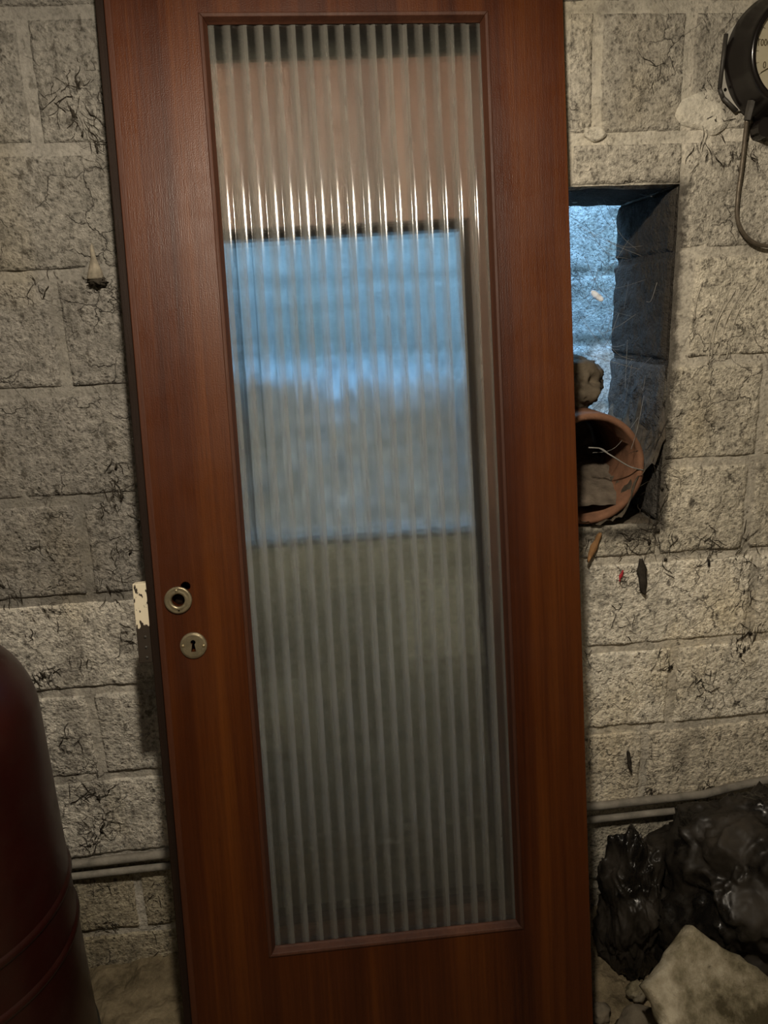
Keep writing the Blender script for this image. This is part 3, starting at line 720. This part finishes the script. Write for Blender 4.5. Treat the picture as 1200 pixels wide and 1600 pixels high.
# ------------------------------------------------------------------ cobwebs
def webs(name, label, spots, Y, mat, seed, rad=(0.00025, 0.0010), n=7, spread=0.032, parent=None):
    r = random.Random(seed); bm = bmesh.new()
    for (px, py, k, sz) in spots:
        c = at(px, py, Y)
        for q in range(int(n*k)):
            p = c+Vector((r.gauss(0, spread*sz*0.5), 0, r.gauss(0, spread*sz*0.6)))
            a = r.uniform(-pi, pi) if r.random() < 0.35 else r.choice((-pi/2, pi/2))+r.gauss(0, 0.5)
            L = spread*sz*r.uniform(0.5, 1.6); path = [p.copy()]
            for s in range(5):
                a += r.gauss(0, 0.30); p = p+Vector((cos(a), 0, sin(a)))*(L/5); p.y = Y+r.uniform(-0.0015, 0.0015); path.append(p.copy())
            w = r.uniform(*rad)
            tube(bm, smooth_path(path, 2), [w*(0.35+0.65*sin(pi*(i+0.6)/11.5))*r.uniform(0.6, 1.4) for i in range(11)], 5)
        if k >= 1.8:                                   # matted clots of soot where threads gather
            for q in range(int(k*0.7)):
                b = bmesh.ops.create_icosphere(bm, subdivisions=3, radius=1.0)['verts']
                cc = c+Vector((r.gauss(0, 0.010*sz), 0, r.gauss(0, 0.014*sz))); sx_, sz_ = r.uniform(0.0012, 0.0032), r.uniform(0.003, 0.009); tl = r.gauss(0, 0.5); ph = r.uniform(0, 50)
                for v in b:
                    d = v.co.normalized(); w = 1+1.5*fbm(d*2.6+Vector((ph, 0, 0)), 4); X_, Z_ = d.x*sx_*w, d.z*sz_*w
                    v.co = cc+Vector((X_*cos(tl)-Z_*sin(tl), d.y*0.0016, X_*sin(tl)+Z_*cos(tl)))
    o = mesh(name, bm, mat); return tag(o, label, 'cobweb', kind='stuff')
webs('sooty_cobweb', 'black sooty cobweb threads clinging to the wall left of the doors',
     [(118, 120, 2.2, .8), (112, 152, 3, .9), (128, 200, 2.4, .9), (150, 235, 2, .9), (158, 160, 1.5, 1.0), (70, 440, 1.2, .9), (140, 440, 1, .6), (185, 735, 2, .8), (178, 785, 3, .9), (190, 850, 2, .9), (75, 850, .8, .7),
      (165, 920, 1.8, .8), (185, 905, 1.6, .7), (8, 925, 2, .9), (72, 950, 1.4, .9), (72, 1060, 3, .9), (48, 1000, 1, .6), (200, 995, 1.6, .9), (125, 1035, 1.5, .8), (150, 1245, 3.4, 1.1), (155, 1290, 3.4, 1.0), (140, 1325, 2, .8),
      (110, 1160, 1.5, .9), (215, 1360, 1.4, .9), (240, 1390, 1.2, .8), (150, 1385, 1.2, .8), (250, 1500, 2, 1.0), (170, 1440, 1.2, .9), (185, 1540, 1.5, 1)], -0.0065, M['web'], 11)
webs('sooty_cobweb', 'black sooty cobweb threads clinging to the wall below the clay pipe',
     [(1010, 838, 3.2, 1.1), (985, 845, 2, .8), (910, 850, 1.4, .8), (1050, 860, 2.6, 1.1), (1110, 858, 2.6, 1.0), (1160, 860, 2, 1.0), (1165, 930, 1.8, 1.0), (1155, 1012, 3.6, .8), (1180, 985, 2, 1.), (1040, 1040, 2, .9), (1100, 1060, 2, .8), (1110, 1090, 1.2, .7),
      (965, 960, 1, .9), (990, 985, 1, .9), (922, 1028, 1.4, .7), (1060, 1205, 1.2, .5), (1102, 1190, 1.2, .5), (1115, 175, 1.8, .7), (1095, 235, 1.4, .9), (1150, 250, 2, .7), (1175, 240, 1.6, .6), (1100, 140, 1.2, .5), (1025, 120, .8, .7), (1030, 760, 2.2, 1.2), (1030, 680, 2, 1.1), (1015, 1240, 2, .5), (1100, 1235, 3, .9), (1085, 1255, 3, .8), (960, 1330, 1.5, .8)], -0.0065, M['web'], 12)
# loose pale threads strung inside the opening
r = random.Random(5); bm = bmesh.new()
for q in range(46):
    a = Vector((OX1-r.uniform(0.002, 0.06), r.uniform(0.02, 0.28), r.uniform(1.30, 1.78)))
    b = a+Vector((-r.uniform(0.0, 0.14), r.uniform(-0.08, 0.10), r.uniform(-0.12, 0.12))); b.x = max(b.x, 0.56); b.z = min(b.z, 1.78)
    m = (a+b)/2+Vector((0, 0, -r.uniform(0.0, 0.03))); tube(bm, smooth_path([a, m, b], 6), r.uniform(0.0002, 0.0006), 4)
tag(mesh('dusty_cobweb', bm, M['paleweb']), 'fine grey cobweb threads strung across the wall opening', 'cobweb', kind='stuff')
bm = bmesh.new()
for P in ([(0.62, 0.0, 1.245), (0.655, -0.006, 1.222), (0.69, -0.008, 1.20), (0.722, -0.009, 1.19)], [(0.60, 0.01, 1.245), (0.625, 0, 1.243), (0.64, -0.003, 1.232)]):
    tube(bm, smooth_path(P, 8), 0.0016, 6)
tag(mesh('dusty_cobweb', bm, M['paleweb']), 'thick dusty cobweb strand hanging across the clay pipe mouth', 'cobweb', kind='stuff')

# ------------------------------------------------------------------ heap at the wall foot, right
def sack(name, loc, size, seed, label, rot=0.0, amp=1.0):
    bm = bmesh.new(); bmesh.ops.create_icosphere(bm, subdivisions=6, radius=1.0)
    for v in bm.verts:
        d = v.co.normalized(); q = d*1.7+Vector((seed*3.1, seed*7.3, seed))
        k = 1+0.22*amp*fbm(q, 2)
        w = Vector((fbm(q*1.1+Vector((9, 0, 0)), 2), fbm(q*1.1+Vector((0, 9, 0)), 2), fbm(q*1.1+Vector((0, 0, 9)), 2)))
        s = q*1.6+w*1.2
        k += 0.075*amp*(1-min(1, abs(noise.noise(s))*2.6))**1.6 + 0.025*amp*(1-min(1, abs(noise.noise(s*2.3+Vector((4, 1, 7))))*2.4))**1.5 - 0.05
        k += 0.03*fbm(q*2.5+w*2, 2)
        rf = sqrt(max(0, 1-d.z**4))/max(0.05, sqrt(max(0, 1-d.z*d.z))) if d.z < 0 else 1.0      # slumped, fuller at the bottom
        v.co = Vector((d.x*size[0]*rf, d.y*size[1]*rf, d.z*size[2]))*k
    o = mesh(name, bm, M['plastic']); o.location = loc; o.rotation_euler.z = rot
    lowest = min(v.co.z for v in o.data.vertices)
    for v in o.data.vertices:
        zz = v.co.z+loc[2]
        if zz < FLOOR+0.002: v.co.z = FLOOR+0.002-loc[2]
        wy = v.co.y*cos(rot)+v.co.x*sin(rot)+loc[1]
        if wy > -0.035: v.co.y -= (wy+0.035)
    return tag(o, label, 'sack')
sack('plastic_sack', (0.985, -0.215, 0.200), (0.25, 0.19, 0.235), 2.2, 'big crumpled black plastic sack heaped against the wall at lower right')
sack('plastic_sack', (0.690, -0.150, 0.135), (0.080, 0.085, 0.195), 3.6, 'narrow dusty black plastic sack beside the big sack', amp=1.1)
# broken concrete slab
pix = [((1086, 1447), -0.350), ((1130, 1478), -0.375), ((1198, 1520), -0.410), ((1240, 1560), -0.435), ((1215, 1680), -0.53), ((1075, 1690), -0.545), ((1045, 1610), -0.49), ((1032, 1570), -0.455), ((1014, 1541), -0.43), ((1046, 1502), -0.395)]
top = [at(a[0], a[1], y) for a, y in pix]; cen = sum(top, Vector())/len(top)
nrm = Vector((0, 0, 0))
for i in range(len(top)): nrm += (top[i]-cen).cross(top[(i+1) % len(top)]-cen)
nrm.normalize()
if nrm.y > 0: nrm = -nrm
bm = bmesh.new(); outl = []
for i in range(len(top)):
    a, b = top[i], top[(i+1) % len(top)]
    for k in range(5): outl.append(a+(b-a)*k/5)
rings = []
for s, d in ((0.0, 0), (0.25, 0), (0.5, 0), (0.7, 0), (0.86, 0), (0.95, 0.001), (1.0, 0.007), (1.02, 0.02), (1.01, 0.035), (0.98, 0.048), (0.6, 0.055), (0.0, 0.055)):
    if s == 0.0: rings.append([bm.verts.new(cen-nrm*d)]); continue
    ring = []
    for p in outl:
        q = cen+(p-cen)*s-nrm*d
        q += nrm*0.006*fbm(q*22, 3) + (p-cen).normalized()*0.006*fbm(q*35, 2)
        q.z = max(q.z, FLOOR+0.002); ring.append(bm.verts.new(q))
    rings.append(ring)
n = len(outl)
for A, B in zip(rings[:-1], rings[1:]):
    for i in range(n):
        j = (i+1) % n
        if len(A) == 1: bm.faces.new((A[0], B[i], B[j]))
        elif len(B) == 1: bm.faces.new((A[i], B[0], A[j]))
        else: bm.faces.new((A[i], B[i], B[j], A[j]))
bmesh.ops.recalc_face_normals(bm, faces=bm.faces)
tag(mesh('concrete_slab', bm, M['concrete']), 'pale broken concrete slab lying in front of the black sacks', 'rubble')
# stones on the floor
def stone(p, size, seed, mat, label, group=None):
    o = lump('rubble_stone', (p.x, p.y, FLOOR+size[2]*0.72), size, mat, seed, 0.4, 3, None, 1.6)
    for v in o.data.vertices:
        if v.co.z < -size[2]*0.70: v.co.z = -size[2]*0.70
    return tag(o, label, 'stone', group)
def fl(px, py):
    d = fwd*FPX + r_*(px-600) + u_*(800-py); return CAM + d*((FLOOR-CAM.z)/d.z)
stone(fl(994, 1560), (0.024, 0.018, 0.026), 1, M['concrete'], 'small pale stone left of the concrete slab')
stone(fl(1000, 1620), (0.050, 0.045, 0.034), 2, M['stone'], 'dark rounded stone at the bottom edge beside the concrete slab')
stone(fl(938, 1590), (0.022, 0.020, 0.020), 3, M['stone'], 'grey stone on the floor beside the door foot')
stone(fl(962, 1490), (0.030, 0.022, 0.016), 4, M['stone'], 'flat dark stone near the narrow sack')
stone(fl(215, 1650), (0.035, 0.03, 0.025), 6, M['stone'], 'dark stone between the tank and the door foot')

# ------------------------------------------------------------------ pendant lamp (above and just in front of the camera)
lp = empty('pendant_lamp', (LAMP.x, LAMP.y, CEIL)); tag(lp, 'unseen pendant lamp on the cellar ceiling, with a shade added to dim the upper wall', 'lamp')
M['enamel'] = mat_plain('dark enamel shade', (0.05, 0.05, 0.05), 0.5)
dz = LAMP.z-CEIL
mesh('ceiling_rose', lathe([(0, 0), (0.045, 0), (0.040, -0.02), (0.012, -0.03), (0, -0.03)], 32), M['enamel'], lp)
bm = bmesh.new(); tube(bm, [(0, 0, -0.02), (0, 0, dz+0.12)], 0.004, 8); mesh('cord', bm, M['bakelite'], lp)
mesh('lamp_holder', lathe([(0, dz+0.13), (0.016, dz+0.125), (0.02, dz+0.07), (0.018, dz+0.05), (0, dz+0.05)], 24), M['bakelite'], lp)
mesh('added_lampshade', lathe([(0.02, dz+0.10), (0.06, dz+0.085), (0.12, dz+0.03), (0.150, dz-0.018), (0.152, dz-0.018), (0.122, dz+0.032), (0.062, dz+0.088), (0.02, dz+0.104)], 48, 'Z', close=True), M['enamel'], lp)  # unseen shade added, its rim height set to dim the upper wall
